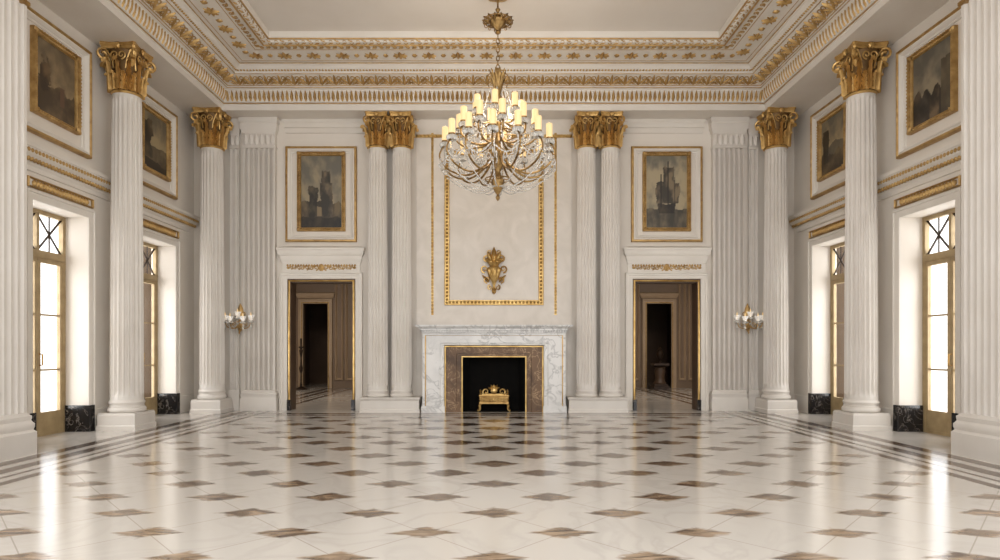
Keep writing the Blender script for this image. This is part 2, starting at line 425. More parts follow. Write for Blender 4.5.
def leafwork_mb(R, H, W, oc=1.0):
    mb = MB()
    mb.lathe([(R*1.0, 0.0), (R*1.07, .015*H), (R*1.1, .035*H), (R*1.07, .055*H), (R*1.0, .065*H)], 32)
    path = [(0, 0), (.015, .12), (.02, .25), (.03, .38), (.035, .5), (.05, .62), (.07, .74), (.12, .88), (.19, .975), (.26, .98), (.30, .91), (.29, .83)]
    def acan(ang, h, w0, z0):
        vs = []; fs = []; np_ = len(path)
        for i, (o, zz) in enumerate(path):
            tq = i/(np_-1); w = w0*(1.0-.35*tq)*(1.15 if i % 2 else .66)
            r = R*.99+.010+o*h*oc
            for j in range(-4, 5):
                la = j/4*w; rr = r+.08*h*(1-abs(j)/4)+(.05*h if j % 2 == 0 else 0)-.03*h*(abs(j)/4)**2
                a = ang+la/max(r, .05)
                vs.append((rr*math.cos(a), rr*math.sin(a), z0+zz*h-(abs(j)/4)**2*.08*h*tq+(.05*h*abs(j)/4 if i % 2 else 0)))
        for i in range(np_-1):
            for j in range(8):
                a = i*9+j; fs.append((a, a+1, a+10, a+9))
        mb.add(vs, fs)
    for q_ in range(10): acan(2*PI*q_/10, .36*H, R*.22, .06*H)
    for q_ in range(10): acan(2*PI*(q_+.5)/10, .62*H, R*.19, .06*H)
    for q_ in range(4):
        a = PI/4+q_*PI/2; q = V((math.cos(a), math.sin(a), 0)); sd = V((-math.sin(a), math.cos(a), 0)); rc = W*1.22
        for s2 in (-1, 1):
            pts = [q*(R*1.0)+sd*s2*R*.35+Z*.5*H, q*(R*1.08)+sd*s2*R*.28+Z*.68*H, q*(R*1.1+(rc-R*1.1)*.45)+sd*s2*R*.16+Z*.83*H]
            C = q*rc*.93+Z*.76*H; r0 = .12*H
            for i in range(14):
                an = PI*.62-i*PI*2.4/13*1.0; rr = r0*(1-.7*i/13)
                pts.append(C+q*(math.cos(an)*rr)+Z*(math.sin(an)*rr)+sd*s2*R*.07)
            mb.tube(pts, [.018*H]*3+[.024*H]*14, 5)
        leaf(mb, q*(R*1.05)+Z*.56*H, sd, (q*.55+Z).normalized(), q, .12*H, .22*H, .03*H)
        af = q_*PI/2; f = V((math.cos(af), math.sin(af), 0)); fs_ = V((-math.sin(af), math.cos(af), 0))
        dome(mb, f*W*.88+Z*.93*H, fs_, Z, f, .08*H, .08*H, .05*H, 12, .3)
        for s2 in (-1, 1):
            spiral(mb, f*R*1.14+fs_*s2*R*.26+Z*.75*H, fs_, Z, f, .09*H, .018*H, 1.3, s2, -PI/2)
    pl = []
    for q_ in range(4):
        a0 = -PI/4+q_*PI/2; p0 = V((math.cos(a0), math.sin(a0), 0))*W*1.40; p1 = V((math.cos(a0+PI/2), math.sin(a0+PI/2), 0))*W*1.40
        inn = (p0+p1).normalized()
        for i in range(9):
            tq = .06+.88*i/8; pl.append(p0.lerp(p1, tq)-inn*W*.16*math.sin(PI*tq))
    rows = []
    for f, zz in ((.93, .885), (.96, .92), (.96, .94), (1.0, .955), (1.0, 1.0)):
        rows.append([(p.x*f, p.y*f, zz*H) for p in pl])
    mb.sweep4(rows, closed=True, caps=True)
    return mb
def make_column(R, zb, plinth, hb, htop, capH, W, loc, oc=1.0):
    root = empty('column', loc)
    if plinth:
        mb = MB(); h = plinth; mb.stack(-h, h, -h, h, [(0, 0), (0, .07), (-.012, .085), (-.012, zb-.03), (-.02, zb-.02), (-.02, zb)]); mb.build('plinth', M['stone'], root)
    base_mb(R, hb).build('base', M['stone'], root, (0, 0, zb))
    z1 = htop-capH
    shaft_mb(R, z1-zb-hb).build('shaft', M['stone'], root, (0, 0, zb+hb), ang=40)
    cp = bell_mb(R*.86, capH, W).build('capital', M['capshade'], root, (0, 0, z1))
    leafwork_mb(R*.86, capH, W, oc).build('gilded_leaves', M['capgold'], cp, ang=30)
    return root
big = make_column(.235, .27, .30, .20, 5.98, .76, .29, (0, 0, 0), .75)
side = [(-1, 5.79, 9.86, 'large fluted column with gilded capital between the two left windows'),
        (-1, 5.62, 12.46, 'large fluted column with gilded capital in the back left corner'),
        (1, 5.79, 9.86, 'large fluted column with gilded capital between the two right windows'),
        (1, 5.62, 12.46, 'large fluted column with gilded capital in the back right corner')]
for i, (sg, x, y, lab) in enumerate(side):
    o = big if i == 0 else copy_tree(big)
    o.location = (sg*x, y, 0); o.rotation_euler = (0, 0, 0 if sg < 0 else PI)
    tag(o, lab, 'column', 'large columns along the side walls')
for sg, nm in ((-1, 'left'), (1, 'right')):
    pd = MB(); pd.stack(-.59, .59, -.27, .25, [(.0, 0), (0, .06), (-.015, .075), (-.015, .24), (0, .255), (.01, .27), (.01, .30)])
    tag(pd.build('pedestal', M['stone'], None, (sg*2.065, 12.62, 0)), 'low stone pedestal under the paired slim columns %s of the fireplace' % nm, 'pedestal', 'pedestals under the paired columns')
slim = make_column(.205, 0, 0, .15, 5.68, .70, .232, (-2.345, 12.62, .30), .85)
prs = [(-2.345, 'slim fluted column next to the left doorway, outer of its pair'), (-1.865, 'slim fluted column nearest the fireplace on its left side'),
       (1.865, 'slim fluted column nearest the fireplace on its right side'), (2.345, 'slim fluted column next to the right doorway, outer of its pair')]
for i, (x, lab) in enumerate(prs):
    o = slim if i == 0 else copy_tree(slim)
    o.location = (x, 12.62, .30); tag(o, lab, 'column', 'paired slim columns beside the fireplace')

def make_pilaster(w, dep, nf, loc, pj=1.0):
    root = empty('pilaster', loc)
    z0, z1 = .42, 5.36
    pts = [(-w/2, 0), (-w/2, -dep)]; mg = w*.04; fw = (w-2*mg)/nf
    for q_ in range(nf):
        for i in range(9):
            q = (i-4)/4*.72; pts.append((-w/2+mg+fw*(q_+.5)+q*fw*.5, -dep+math.sqrt(max(0, 1-(q/.72)**2))*min(.085, dep*.75)))
    pts += [(w/2, -dep), (w/2, 0)]
    mb = MB(); mb.sweep4([[(x, y, z0) for x, y in pts], [(x, y, z1) for x, y in pts]], caps=True); mb.build('shaft', M['stone'], root, ang=30)
    mb = MB(); mb.cornice(-w/2, w/2, [(d_*pj, z_) for d_, z_ in [(.05, 0), (.05, .24), (.035, .26), (.035, .30), (.045, .32), (.045, .35), (.02, .37), (.02, .40), (0, .42)]], dep); mb.build('base', M['stone'], root)
    mb = MB(); mb.cornice(-w/2, w/2, [(d_*pj, z_) for d_, z_ in [(.0, 5.36), (.02, 5.37), (.02, 5.40), (.0, 5.41), (.0, 5.66), (.02, 5.68), (.03, 5.72), (.055, 5.76), (.055, 5.86), (.075, 5.88), (.075, 5.978)]], dep)
    n = max(2, int(w/.1))
    for q_ in range(n): leaf(mb, V((-w/2+w*(q_+.5)/n, -dep, 5.43)), V((1,0,0)), Z, V((0,-1,0)), w/n*.9, .22, .03)
    mb.build('capital', M['stone'], root)
    return root
p1 = make_pilaster(.66, .12, 6, (-4.80, BY-.002, 0), .8); tag(p1, 'wide flat fluted pilaster on back wall left of the left doorway', 'pilaster', 'wide pilasters on the back wall')
p2 = copy_tree(p1); p2.location.x = 4.80; tag(p2, 'wide flat fluted pilaster on back wall right of the right doorway', 'pilaster', 'wide pilasters on the back wall')
p3 = make_pilaster(.2, .06, 2, (-5.325, BY-.002, 0), .3); tag(p3, 'narrow fluted pilaster in the back left corner behind the sconce', 'pilaster', 'narrow corner pilasters')
p4 = copy_tree(p3); p4.location.x = 5.325; tag(p4, 'narrow fluted pilaster in the back right corner behind the sconce', 'pilaster', 'narrow corner pilasters')
# square fluted piers nearest the camera, one on each side wall (local frame: -y points into the room)
def make_pier(loc, rot):
    root = empty('pilaster', loc, rot); w, dp = .66, .66; z0, z1 = .50, 5.30
    def side_pts(p, q, nf):
        p = V(p); q = V(q); tt = (q-p).normalized(); nn = V((tt.y, -tt.x)); L = (q-p).length; mg = L*.05; fw = (L-2*mg)/nf; out = []
        for i in range(nf):
            for j in range(9):
                s_ = (j-4)/4*.74; out.append(p+tt*(mg+fw*(i+.5)+s_*fw*.5)-nn*math.sqrt(max(0, 1-(s_/.74)**2))*.035)
        return out
    c = [V((-w/2, 0)), V((-w/2, -dp)), V((w/2, -dp)), V((w/2, 0))]
    pts = [c[0]]+side_pts(c[0], c[1], 6)+[c[1]]+side_pts(c[1], c[2], 6)+[c[2]]+side_pts(c[2], c[3], 6)+[c[3]]
    mb = MB(); mb.sweep4([[(p.x, p.y, z) for p in pts] for z in (z0, z1)], closed=True, caps=True); mb.build('shaft', M['stone'], root, ang=35)
    mb = MB(); mb.cornice(-w/2, w/2, [(.07, 0), (.07, .27), (.055, .285), (.045, .30), (.055, .33), (.055, .37), (.04, .39), (.03, .41), (.035, .43), (.035, .46), (.015, .48), (0, .50)], dp); mb.build('base', M['stone'], root)
    mb = MB(); mb.cornice(-w/2, w/2, [(.0, 5.30), (.025, 5.31), (.025, 5.35), (.0, 5.36), (.0, 5.7), (.05, 5.8), (.05, 5.85), (.09, 5.88), (.09, 5.978)], dp)
    for a, b in ((c[0], c[1]), (c[1], c[2]), (c[2], c[3])):
        tt = (b-a).normalized(); t3 = V((tt.x, tt.y, 0)); n3_ = V((tt.y, -tt.x, 0))
        for i in range(5):
            o_ = V((a.x, a.y, 0))+t3*(dp*(i+.5)/5)
            leaf(mb, o_+Z*5.37, t3, Z, n3_, .13, .28, .06); leaf(mb, o_+t3*(dp*.1 if i < 4 else 0)+Z*5.5, t3, Z, n3_, .11, .30, .05)
    mb.build('capital', M['gold'], root)
    return root
a1 = make_pier((-WX+.004, 7.05, 0), PI/2); tag(a1, 'square fluted pier cut by the left edge of the photo', 'pilaster', 'square piers nearest the camera')
a2 = copy_tree(a1); a2.location = (WX-.004, 7.05, 0); a2.rotation_euler = (0, 0, -PI/2); tag(a2, 'square fluted pier cut by the right edge of the photo', 'pilaster', 'square piers nearest the camera')

# ------------------------------------------------------------------ baseboards, string courses
bp = [(.03, 0), (.03, .26), (.015, .29), (.02, .32), (.004, .34)]
course = [(0, 3.62), (.02, 3.63), (.02, 3.69), (.045, 3.72), (.045, 3.75), (.09, 3.79), (.125, 3.82), (.13, 3.90), (.145, 3.91), (.15, 3.96), (.05, 4.0), (0, 4.01)]
segs = [(FY+.1, 6.7), (7.40, 12.78)]
for sg, nm in ((-1, 'left'), (1, 'right')):
    rot = PI/2 if sg < 0 else -PI/2
    def fl(a, b): return (a, b) if sg < 0 else (-b, -a)
    m = MB()
    for a, b in ((FY+.1, 6.55), (7.52, 8.18), (9.68, 10.78), (12.27, 12.8)): m.cornice(*fl(a, b), bp)
    struct(m.build('baseboard_'+nm, M['trim'], None, (sg*WX, 0, 0), rot))
    m = MB(); g = MB()
    for a, b in segs:
        m.cornice(*fl(a+.1, b-.1), course)
        if b < 7.3: continue
        lo, hi = fl(a-.02, b+.02); n = int((hi-lo)/.065)
        for q_ in range(n):
            dome(g, V((lo+(hi-lo)*(q_+.5)/n, -.068, 3.765)), V((1,0,0)), V((0,-.6,.8)), V((0,-.8,-.6)), .03, .036, .028, 8)
            dome(g, V((lo+(hi-lo)*(q_+.5)/n, -.130, 3.86)), V((1,0,0)), Z, V((0,-1,0)), .028, .030, .018, 8)
    struct(m.build('trim_%d' % k, M['trim'], None, (sg*WX, 0, 0), rot)); k += 1
    struct(g.build('trim_%d' % k, M['softgold'], None, (sg*WX, 0, 0), rot)); k += 1

# ------------------------------------------------------------------ windows
def make_window(nm, loc, rot):
    root = struct(empty(nm, loc, rot)); hw = WIN[0][1]; gy0, gy1 = .33, .40; tz = 2.62
    mb = MB(); f = .06
    mb.box(-hw, -hw+f, gy0, gy1, 0, WH); mb.box(hw-f, hw, gy0, gy1, 0, WH); mb.box(-hw+f, hw-f, gy0, gy1, WH-f, WH)
    mb.box(-hw+f, hw-f, gy0-.02, gy1, tz-.05, tz+.05); mb.box(-hw+f, hw-f, gy0, gy1, 0, .04); mb.box(-.025, .025, gy0, gy1, tz+.05, WH-f)
    mb.build('frame', M['framegold'], root)
    mb = MB(); y = .365
    for x0, x1 in ((-hw+f, -.025), (.025, hw-f)):
        for a, b in (((x0, tz+.05), (x1, WH-f)), ((x0, WH-f), (x1, tz+.05))):
            mb.tube([(a[0], y, a[1]), (b[0], y, b[1])], .016, 6)
        mb.box((x0+x1)/2-.008, (x0+x1)/2+.008, y-.008, y+.008, tz+.05, WH-f)
    mb.build('transom_lattice', M['bronze'], root)
    mb = MB(); mb.box(-hw+f, hw-f, .372, .378, tz+.05, WH-f); mb.build('transom_pane', M['glass'], root)
    for sg in (-1, 1):
        a, b = sorted((sg*.004, sg*(hw-f))); st = .055
        mb = MB(); y0, y1 = .335, .385
        mb.box(a, a+st, y0, y1, .04, tz-.05); mb.box(b-st, b, y0, y1, .04, tz-.05)
        mb.box(a+st, b-st, y0, y1, tz-.12, tz-.05); mb.box(a+st, b-st, y0, y1, .04, .34)
        for zz in (.95, 1.75): mb.box(a+st, b-st, y0+.01, y1-.01, zz-.014, zz+.014)
        lf = mb.build('leaf', M['framegold'], root)
        mb = MB(); mb.box(a+st, b-st, .358, .362, .34, tz-.12); mb.build('pane', M['glass'], lf)
    mb = MB(); mb.tube([(.03, .335, 1.02), (.03, .29, 1.02), (.03, .29, 1.18), (.03, .335, 1.18)], .012, 6); mb.build('handle', M['gold'], root)
    for sg in (-1, 1):
        mb = MB(); a, b = sorted((sg*(hw-.025), sg*(hw+.0))); mb.box(a, b, .0, .325, 0, .40)
        a, b = sorted((sg*(hw-.025), sg*(hw+.10))); mb.box(a, b, -.05, -.0, 0, .40)
        mb.build('plinth_block', M['black_marble'], root)
    mb = MB(); mb.portal(hw, WH, [(0, 0), (0, .02), (.02, .035), (.09, .035), (.10, .05), (.13, .05), (.13, 0)]); mb.build('surround', M['trim'], root)
    mb = MB(); n = 18
    mb.frame(-hw-.1, hw+.1, 3.41, 3.55, [(0, 0), (0, .03), (.012, .045), (.022, .03), (.022, .005)])
    for q_ in range(n):
        c = V((-hw+2*hw*(q_+.5)/n, -.006, 3.435))
        leaf(mb, c, V((1,0,0)), Z, V((0,-1,0)), .06, .09, .035)
        dome(mb, c+V((hw/n, 0, .05)), V((1,0,0)), Z, V((0,-1,0)), .014, .03, .02, 8)
    mb.build('frieze_ornament', M['softgold'], root)
    return root
for i, (sg, j) in enumerate(((-1, 0), (-1, 1), (1, 0), (1, 1))):
    make_window('window_%d' % (i+1), (sg*WX, WIN[j][0], 0), PI/2 if sg < 0 else -PI/2)

# ------------------------------------------------------------------ doorways
def make_door(nm, x):
    root = struct(empty(nm, (x, BY, 0)))
    mb = MB(); mb.portal(DHW, DH, [(-.05, -.32), (-.05, .012), (.02, .012), (.02, 0)]); mb.build('jamb', M['woodd'], root)
    mb = MB(); mb.portal(DHW, DH, [(-.035, .012), (-.035, .03), (-.02, .04), (.0, .03), (.0, .012)]); mb.build('gilt_edge', M['gold2'], root)
    mb = MB(); mb.portal(DHW+.02, DH+.02, [(0, 0), (0, .03), (.02, .045), (.08, .045), (.09, .06), (.12, .06), (.135, .075), (.15, .07), (.15, 0)], .85); mb.build('casing', M['trim'], root)
    mb = MB(); mb.cornice(-.80, .80, [(.0, 2.83), (.0, 3.02), (.015, 3.03), (.015, 3.07), (.04, 3.11), (.04, 3.16), (.08, 3.21), (.085, 3.28), (.1, 3.29), (.1, 3.33), (.02, 3.36), (0, 3.37)], .03); mb.build('door_cornice', M['trim'], root)
    mb = MB()
    scroll(mb, V((0, -.03, 2.93)), V((1,0,0)), Z, V((0,-1,0)), 1.35, .15, .016)
    n = 26
    for q_ in range(n): leaf(mb, V((-.72+1.44*(q_+.5)/n, -.032, 3.0)), V((1,0,0)), -Z, V((0,-1,0)), .045, .05, .016)
    mb.build('frieze_ornament', M['softgold'], root)
    for sg in (-1, 1):
        mb = MB(); a, b = sorted((sg*(DHW-.055), sg*(DHW+.01))); mb.box(a, b, -.085, .0, 0, .22); mb.build('plinth_block', M['black_marble'], root)
    return root
make_door('door_1', -DOORX); make_door('door_2', DOORX)

# ------------------------------------------------------------------ paintings
def fbm(u_, v_, s_=4, o=0):
    return sum(noise.noise(V((u_*s_*2**q_+o, v_*s_*2**q_+o*1.7, o)))/2**q_ for q_ in range(5))
def mixc(a, b, f):
    f = max(0, min(1, f)); return tuple(x+(y-x)*f for x, y in zip(a, b))
def p_tower(u_, v_):
    n = fbm(u_, v_, 4, 3); c = mixc((168,156,130), (112,114,114), (v_-.25)*1.2+n*.9)
    if v_ < .36+.06*fbm(u_, 0, 5, 9): c = mixc((64,52,38), (128,104,70), .4+n)
    tw = .15-.05*(v_ > .62)+.03*fbm(u_, v_, 9, 1)
    if abs(u_-.62) < tw and v_ < .80+.05*fbm(u_, .3, 14, 2): c = mixc((60,52,44), (128,108,84), .35+n*1.6+(u_-.62)*2)
    if abs(u_-.3) < .12+.08*n and v_ < .56+.1*n: c = mixc((48,42,33), (102,86,60), .4+n*1.5)
    if v_ < .14+.05*n: c = mixc((36,29,23), (76,58,40), .4+n)
    if abs(u_-.45) < .05 and .16 < v_ < .30+.04*n: c = (150,124,86)
    return c
def p_ship(u_, v_):
    n = fbm(u_, v_, 4, 8); c = mixc((186,172,142), (114,116,112), abs(v_-.5)*1.8-.1+n*.9)
    if v_ < .26+.03*n: c = mixc((66,60,52), (126,110,86), .4+n*1.2)
    if abs(u_-.5) < .27*(.5+v_) and .20 < v_ < .32+.12*abs(u_-.5): c = mixc((40,32,25), (82,60,40), .4+n)
    for mx_, w_, h_ in ((.36, .12, .66), (.54, .16, .84), (.70, .11, .62)):
        if abs(u_-mx_) < w_*(1-.5*abs(v_-.5))+.06*n and .34 < v_ < h_+.05*n: c = mixc((66,56,45), (142,118,88), .4+n*1.8)
        if abs(u_-mx_) < .012 and .28 < v_ < h_+.08: c = (46,36,28)
    return c
def p_autumn(u_, v_):
    n = fbm(u_, v_, 3, 21); c = mixc((166,138,98), (112,92,74), (v_-.4)*1.6+n*.9)
    if v_ < .42+.1*fbm(u_, .1, 4, 5): c = mixc((84,60,40), (142,106,68), .4+n)
    if (u_-.22)**2*6+(v_-.52)**2*2 < .12+.12*fbm(u_, v_, 7, 4): c = mixc((70,48,33), (134,94,58), .4+n*1.3)
    if abs(u_-.66) < .06 and .2 < v_ < .45+.05*n: c = (122,72,52)
    return c
def p_river(u_, v_):
    n = fbm(u_, v_, 3, 33); c = mixc((184,164,122), (118,112,102), (v_-.45)*1.6+n*.8)
    if v_ < .44+.05*n: c = mixc((90,74,54), (142,120,88), .4+n)
    if u_ < .34+.16*fbm(u_, v_, 5, 6) and v_ > .2 and v_ < .86+.1*n: c = mixc((56,46,33), (110,88,56), .4+n*1.3)
    if v_ < .16+.06*n: c = (64,49,34)
    return c
def p_crowd(u_, v_):
    n = fbm(u_, v_, 3, 44); c = mixc((156,146,128), (98,100,102), (v_-.35)*1.6+n*.9)
    h = .36+.12*abs(math.sin(u_*13))+.06*n
    if v_ < h: c = [(96,70,54), (74,70,70), (140,106,76), (60,50,44)][int(u_*13/PI+.2) % 4]; c = mixc(c, (40,31,26), .45-n*1.3)
    if u_ > .72 and v_ < .78+.08*n: c = mixc((76,64,52), (112,97,76), .4+n)
    return c
def p_hills(u_, v_):
    n = fbm(u_, v_, 3, 55); c = mixc((188,162,116), (108,108,106), (v_-.5)*2+n*.8)
    if v_ < .55-.25*abs(u_-.6)+.06*n: c = mixc((100,96,88), (126,113,94), .5+n)
    if v_ < .34+.08*fbm(u_, .2, 5, 7): c = mixc((76,59,40), (134,105,66), .4+n)
    if abs(u_-.2) < .13+.07*n and .2 < v_ < .8: c = mixc((52,43,31), (90,72,46), .4+n)
    return c
def sepia(c):
    L = .3*c[0]+.59*c[1]+.11*c[2]
    return mixc(c, (L*1.10, L*.98, L*.76), .55)
def make_painting(loc, rot, w, h, fn_, gold, label, group):
    root = empty('painting', loc, rot); fw = .08
    mb = MB(); x0, x1, z0, z1 = -w/2, w/2, 0, h
    mb.frame(x0, x1, z0, z1, [(0, 0), (0, .055), (.010, .072), (.022, .076), (.028, .055), (.032, .04), (.056, .035), (.060, .055), (.068, .058), (.074, .045), (fw, .025), (fw, .015)])
    sides = [(V((x0, 0, z0)), V((1,0,0)), Z, w), (V((x1, 0, z0)), Z, V((-1,0,0)), h), (V((x1, 0, z1)), V((-1,0,0)), -Z, w), (V((x0, 0, z1)), -Z, V((1,0,0)), h)]
    for o_, T, s_, L in sides:
        n = int((L-.2)/.05)
        for q_ in range(n):
            leaf(mb, o_+T*(.1+(L-.2)*(q_+.5)/n)+s_*.030+V((0,-.038,0)), T, s_, V((0,-1,0)), .036, .030, .026)
            dome(mb, o_+T*(.1+(L-.2)*(q_+.5)/n)+s_*.016+V((0,-.072,0)), T, s_, V((0,-1,0)), .016, .010, .014, 8)
        leaf(mb, o_+T*.008+s_*.008+V((0,-.06,0)), (T-s_).normalized(), (T+s_).normalized(), V((0,-1,0)), .08, .105, .03)
    mb.build('frame', gold, root)
    cw, ch = w-2*fw+.01, h-2*fw+.01; nx = 70; nz = int(70*ch/cw)
    vs = []; cs = []; fs = []
    for j in range(nz+1):
        for i in range(nx+1):
            vs.append((-cw/2+cw*i/nx, -.02, fw-.005+ch*j/nz)); cs += [*lin(tuple(max(0, q)*.86 for q in sepia(fn_(i/nx, j/nz)))), 1]
    for j in range(nz):
        for i in range(nx):
            a = j*(nx+1)+i; fs.append((a, a+1, a+nx+2, a+nx+1))
    me = bpy.data.meshes.new('canvas'); me.from_pydata(vs, [], fs)
    at = me.color_attributes.new('Col', 'FLOAT_COLOR', 'POINT'); at.data.foreach_set('color', cs)
    me.materials.append(M['paint']); link('canvas', me, root)
    return tag(root, label, 'painting', group)
G1 = 'paintings on the back wall'; G2 = 'paintings high on the side walls'
make_painting((-DOORX, BY, 3.68), 0, .99, 1.63, p_tower, M['softgold'], 'gilt framed painting of a ruined tower above the left doorway', G1)
make_painting((DOORX, BY, 3.68), 0, .99, 1.63, p_ship, M['softgold'], 'gilt framed painting of a sailing ship above the right doorway', G1)
PY = [(8.79, .94), (11.36, .94)]
make_painting((-WX, PY[0][0], 4.42), PI/2, .94, 1.15, p_autumn, M['softgold'], 'gilt framed brown autumn landscape above the nearer left window', G2)
make_painting((-WX, PY[1][0], 4.42), PI/2, .94, 1.15, p_river, M['softgold'], 'gilt framed river landscape above the farther left window', G2)
make_painting((WX, PY[0][0], 4.42), -PI/2, .94, 1.15, p_crowd, M['softgold'], 'gilt framed painting of a crowd above the nearer right window', G2)
make_painting((WX, PY[1][0], 4.42), -PI/2, .94, 1.15, p_hills, M['softgold'], 'gilt framed hill landscape above the farther right window', G2)
# panel mouldings round the paintings
fp = [(0, 0), (0, .06), (.010, .08), (.034, .085), (.048, .065), (.048, 0)]
fi = [(.048, 0), (.048, .065), (.065, .07), (.09, .05), (.105, .025), (.13, .018), (.14, 0)]
for sg in (-1, 1):
    for pr, mt in ((fp, 'softgold'), (fi, 'trim')):
        m = MB(); m.frame(-.73, .73, 3.46, 5.42, pr); struct(m.build('trim_%d' % k, M[mt], None, (sg*DOORX, BY, 0))); k += 1
    for (c, w) in PY:
        for pr, mt in ((fp, 'softgold'), (fi, 'trim')):
            m = MB(); m.frame(-.71, .71, 4.14, 5.76, pr); struct(m.build('trim_%d' % k, M[mt], None, (sg*WX, c, 0), -sg*PI/2)); k += 1
# chimney breast panel with gilt frame
m = MB(); m.box(-1.6, 1.6, BY-.03, BY, 0, 5.979); struct(m.build('trim_%d' % k, M['panel'])); k += 1
m = MB(); m.frame(-1.02, 1.02, 2.16, 5.36, [(0, 0), (0, .025), (.012, .045), (.028, .045), (.036, .012), (.076, .012), (.084, .04), (.098, .04), (.108, 0)])
for o_, tt, s_, L in ((V((-1.02,0,2.16)), V((1,0,0)), Z, 2.04), (V((1.02,0,2.16)), Z, V((-1,0,0)), 3.2), (V((1.02,0,5.36)), V((-1,0,0)), -Z, 2.04), (V((-1.02,0,5.36)), -Z, V((1,0,0)), 3.2)):
    n = int(L/.075)
    for i in range(n): dome(m, o_+tt*(L*(i+.5)/n)+s_*.056+N*.01, tt, s_, N, .030, .022, .045, 8)
struct(m.build('trim_%d' % k, M['gold2'], None, (0, BY-.03, 0))); k += 1
m = MB()
for sg in (-1, 1):
    n = 52
    for i in range(n): dome(m, V((sg*1.265, 0, 1.98+3.7*(i+.5)/n)), V((1,0,0)), Z, V((0,-1,0)), .026, .034, .028, 8)
    m.box(sg*1.265-.024, sg*1.265+.024, -.006, 0, 1.96, 5.70)
m.box(-1.6, 1.6, -.03, 0, 5.60, 5.66)
for i in range(40): dome(m, V((-1.6+3.2*(i+.5)/40, -.03, 5.63)), V((1,0,0)), Z, V((0,-1,0)), .034, .024, .02, 8)
struct(m.build('trim_%d' % k, M['gold2'], None, (0, BY-.03, 0))); k += 1
ar = [(.0, 5.70), (.02, 5.71), (.02, 5.80), (.04, 5.81), (.04, 5.90), (.07, 5.93), (.07, 5.979)]
m = MB(); m.cornice(-4.28, -2.62, ar); m.cornice(2.62, 4.28, ar)
struct(m.build('trim_%d' % k, M['trim'], None, (0, BY, 0))); k += 1

# gilt crest over the mantel
root = tag(empty('gilt_crest', (0, BY-.034, 2.46)), 'gilded urn and leaf crest on the panel above the fireplace', 'wall ornament')
mb = MB(); mb.lathe([(.0, 0), (.035, .03), (.02, .09), (.04, .16), (.10, .28), (.135, .40), (.12, .46), (.08, .49), (.10, .53), (.115, .56), (.0, .57)], 20, (0, -.075, 0), .09, 10)
mb.v = [(x, min(y, -.001), z) for x, y, z in mb.v]; mb.build('urn', M['gold2'], root)
mb = MB()
for a, L_ in ((-55, .20), (-28, .28), (0, .34), (28, .28), (55, .20)):
    q = math.radians(a); dv = (T*math.sin(q)+Z*math.cos(q)); leaf(mb, V((0,-.07,.53))+dv*.02, dv.cross(N), dv, N, .11, L_, .05)
for sg in (-1, 1):
    spiral(mb, V((sg*.15, -.05, .66)), T, Z, N, .07, .018, 1.3, sg, -PI/2); spiral(mb, V((sg*.09, -.06, .78)), T, Z, N, .05, .013, 1.3, sg, -PI/2)
    dome(mb, V((sg*.06, -.1, .58)), T, Z, N, .05, .05, .05, 10, .2)
mb.build('plume', M['gold2'], root)
mb = MB()
for sg in (-1, 1):
    spiral(mb, V((sg*.19, -.03, .44)), T, Z, N, .08, .018, 1.3, sg, -PI/2); spiral(mb, V((sg*.14, -.03, .22)), T, Z, N, .07, .016, 1.3, sg, -PI/2)
    spiral(mb, V((sg*.08, -.03, .06)), T, Z, N, .055, .014, 1.3, -sg, PI/2)
    leaf(mb, V((sg*.10, -.04, .18)), Z, (T*sg+Z*.9).normalized(), N, .08, .20, .04)
leaf(mb, V((0, -.02, .06)), T, -Z, N, .09, .14, .04)
mb.build('scrollwork', M['gold2'], root)

# ------------------------------------------------------------------ fireplace
root = tag(empty('fireplace', (0, BY-.03, 0)), 'white veined marble fireplace with brown marble slips and black firebox', 'fireplace')
mb = MB(); mb.portal(.99, 1.33, [(0, .0), (0, .42), (.02, .44), (.07, .44), (.09, .46), (.35, .46), (.37, .44), (.43, .44), (.43, 0)], .56)
for sg in (-1, 1):
    a, b = sorted((sg*.975, sg*1.44)); mb.box(a, b, -.48, -.0, 0, .13)
mb.build('surround', M['white_marble'], root)
mb = MB(); mb.cornice(-1.42, 1.42, [(0, 1.57), (.015, 1.575), (.015, 1.60), (.03, 1.63), (.045, 1.635), (.045, 1.665), (.075, 1.675), (.08, 1.69), (.115, 1.695), (.12, 1.71), (.135, 1.715), (.135, 1.735)], .44)
n = 56
for i in range(n):
    x = -1.44+2.88*(i+.5)/n; mb.box(x-.016, x+.016, -.490, -.45, 1.585, 1.63)
mb.build('mantel_shelf', M['white_marble'], root)
mb = MB(); mb.portal(.63, 1.10, [(0, .06), (0, .34), (.02, .36), (.11, .36), (.12, .38), (.36, .39), (.36, .0)], .23/.36); mb.build('slip', M['brown_marble'], root)
mb = MB(); mb.portal(.62, 1.09, [(0, .33), (0, .355), (.008, .375), (.026, .375), (.034, .36), (.034, .34)]); mb.portal(.955, 1.295, [(0, .38), (0, .40), (.008, .415), (.024, .415), (.035, .40), (.035, .38)]); mb.portal(1.35, 1.52, [(0, .44), (0, .455), (.008, .462), (.018, .455), (.018, .44)], .6); mb.build('gilt_trim', M['gold2'], root)
mb = MB(); mb.add([(-.63,-.33,.004),(.63,-.33,.004),(.5,-.01,.004),(-.5,-.01,.004),(-.63,-.33,1.11),(.63,-.33,1.11),(.5,-.01,1.11),(-.5,-.01,1.11)], [(0,1,2,3),(7,6,5,4),(0,3,7,4),(1,5,6,2),(3,2,6,7)]); mb.build('firebox', M['soot'], root)
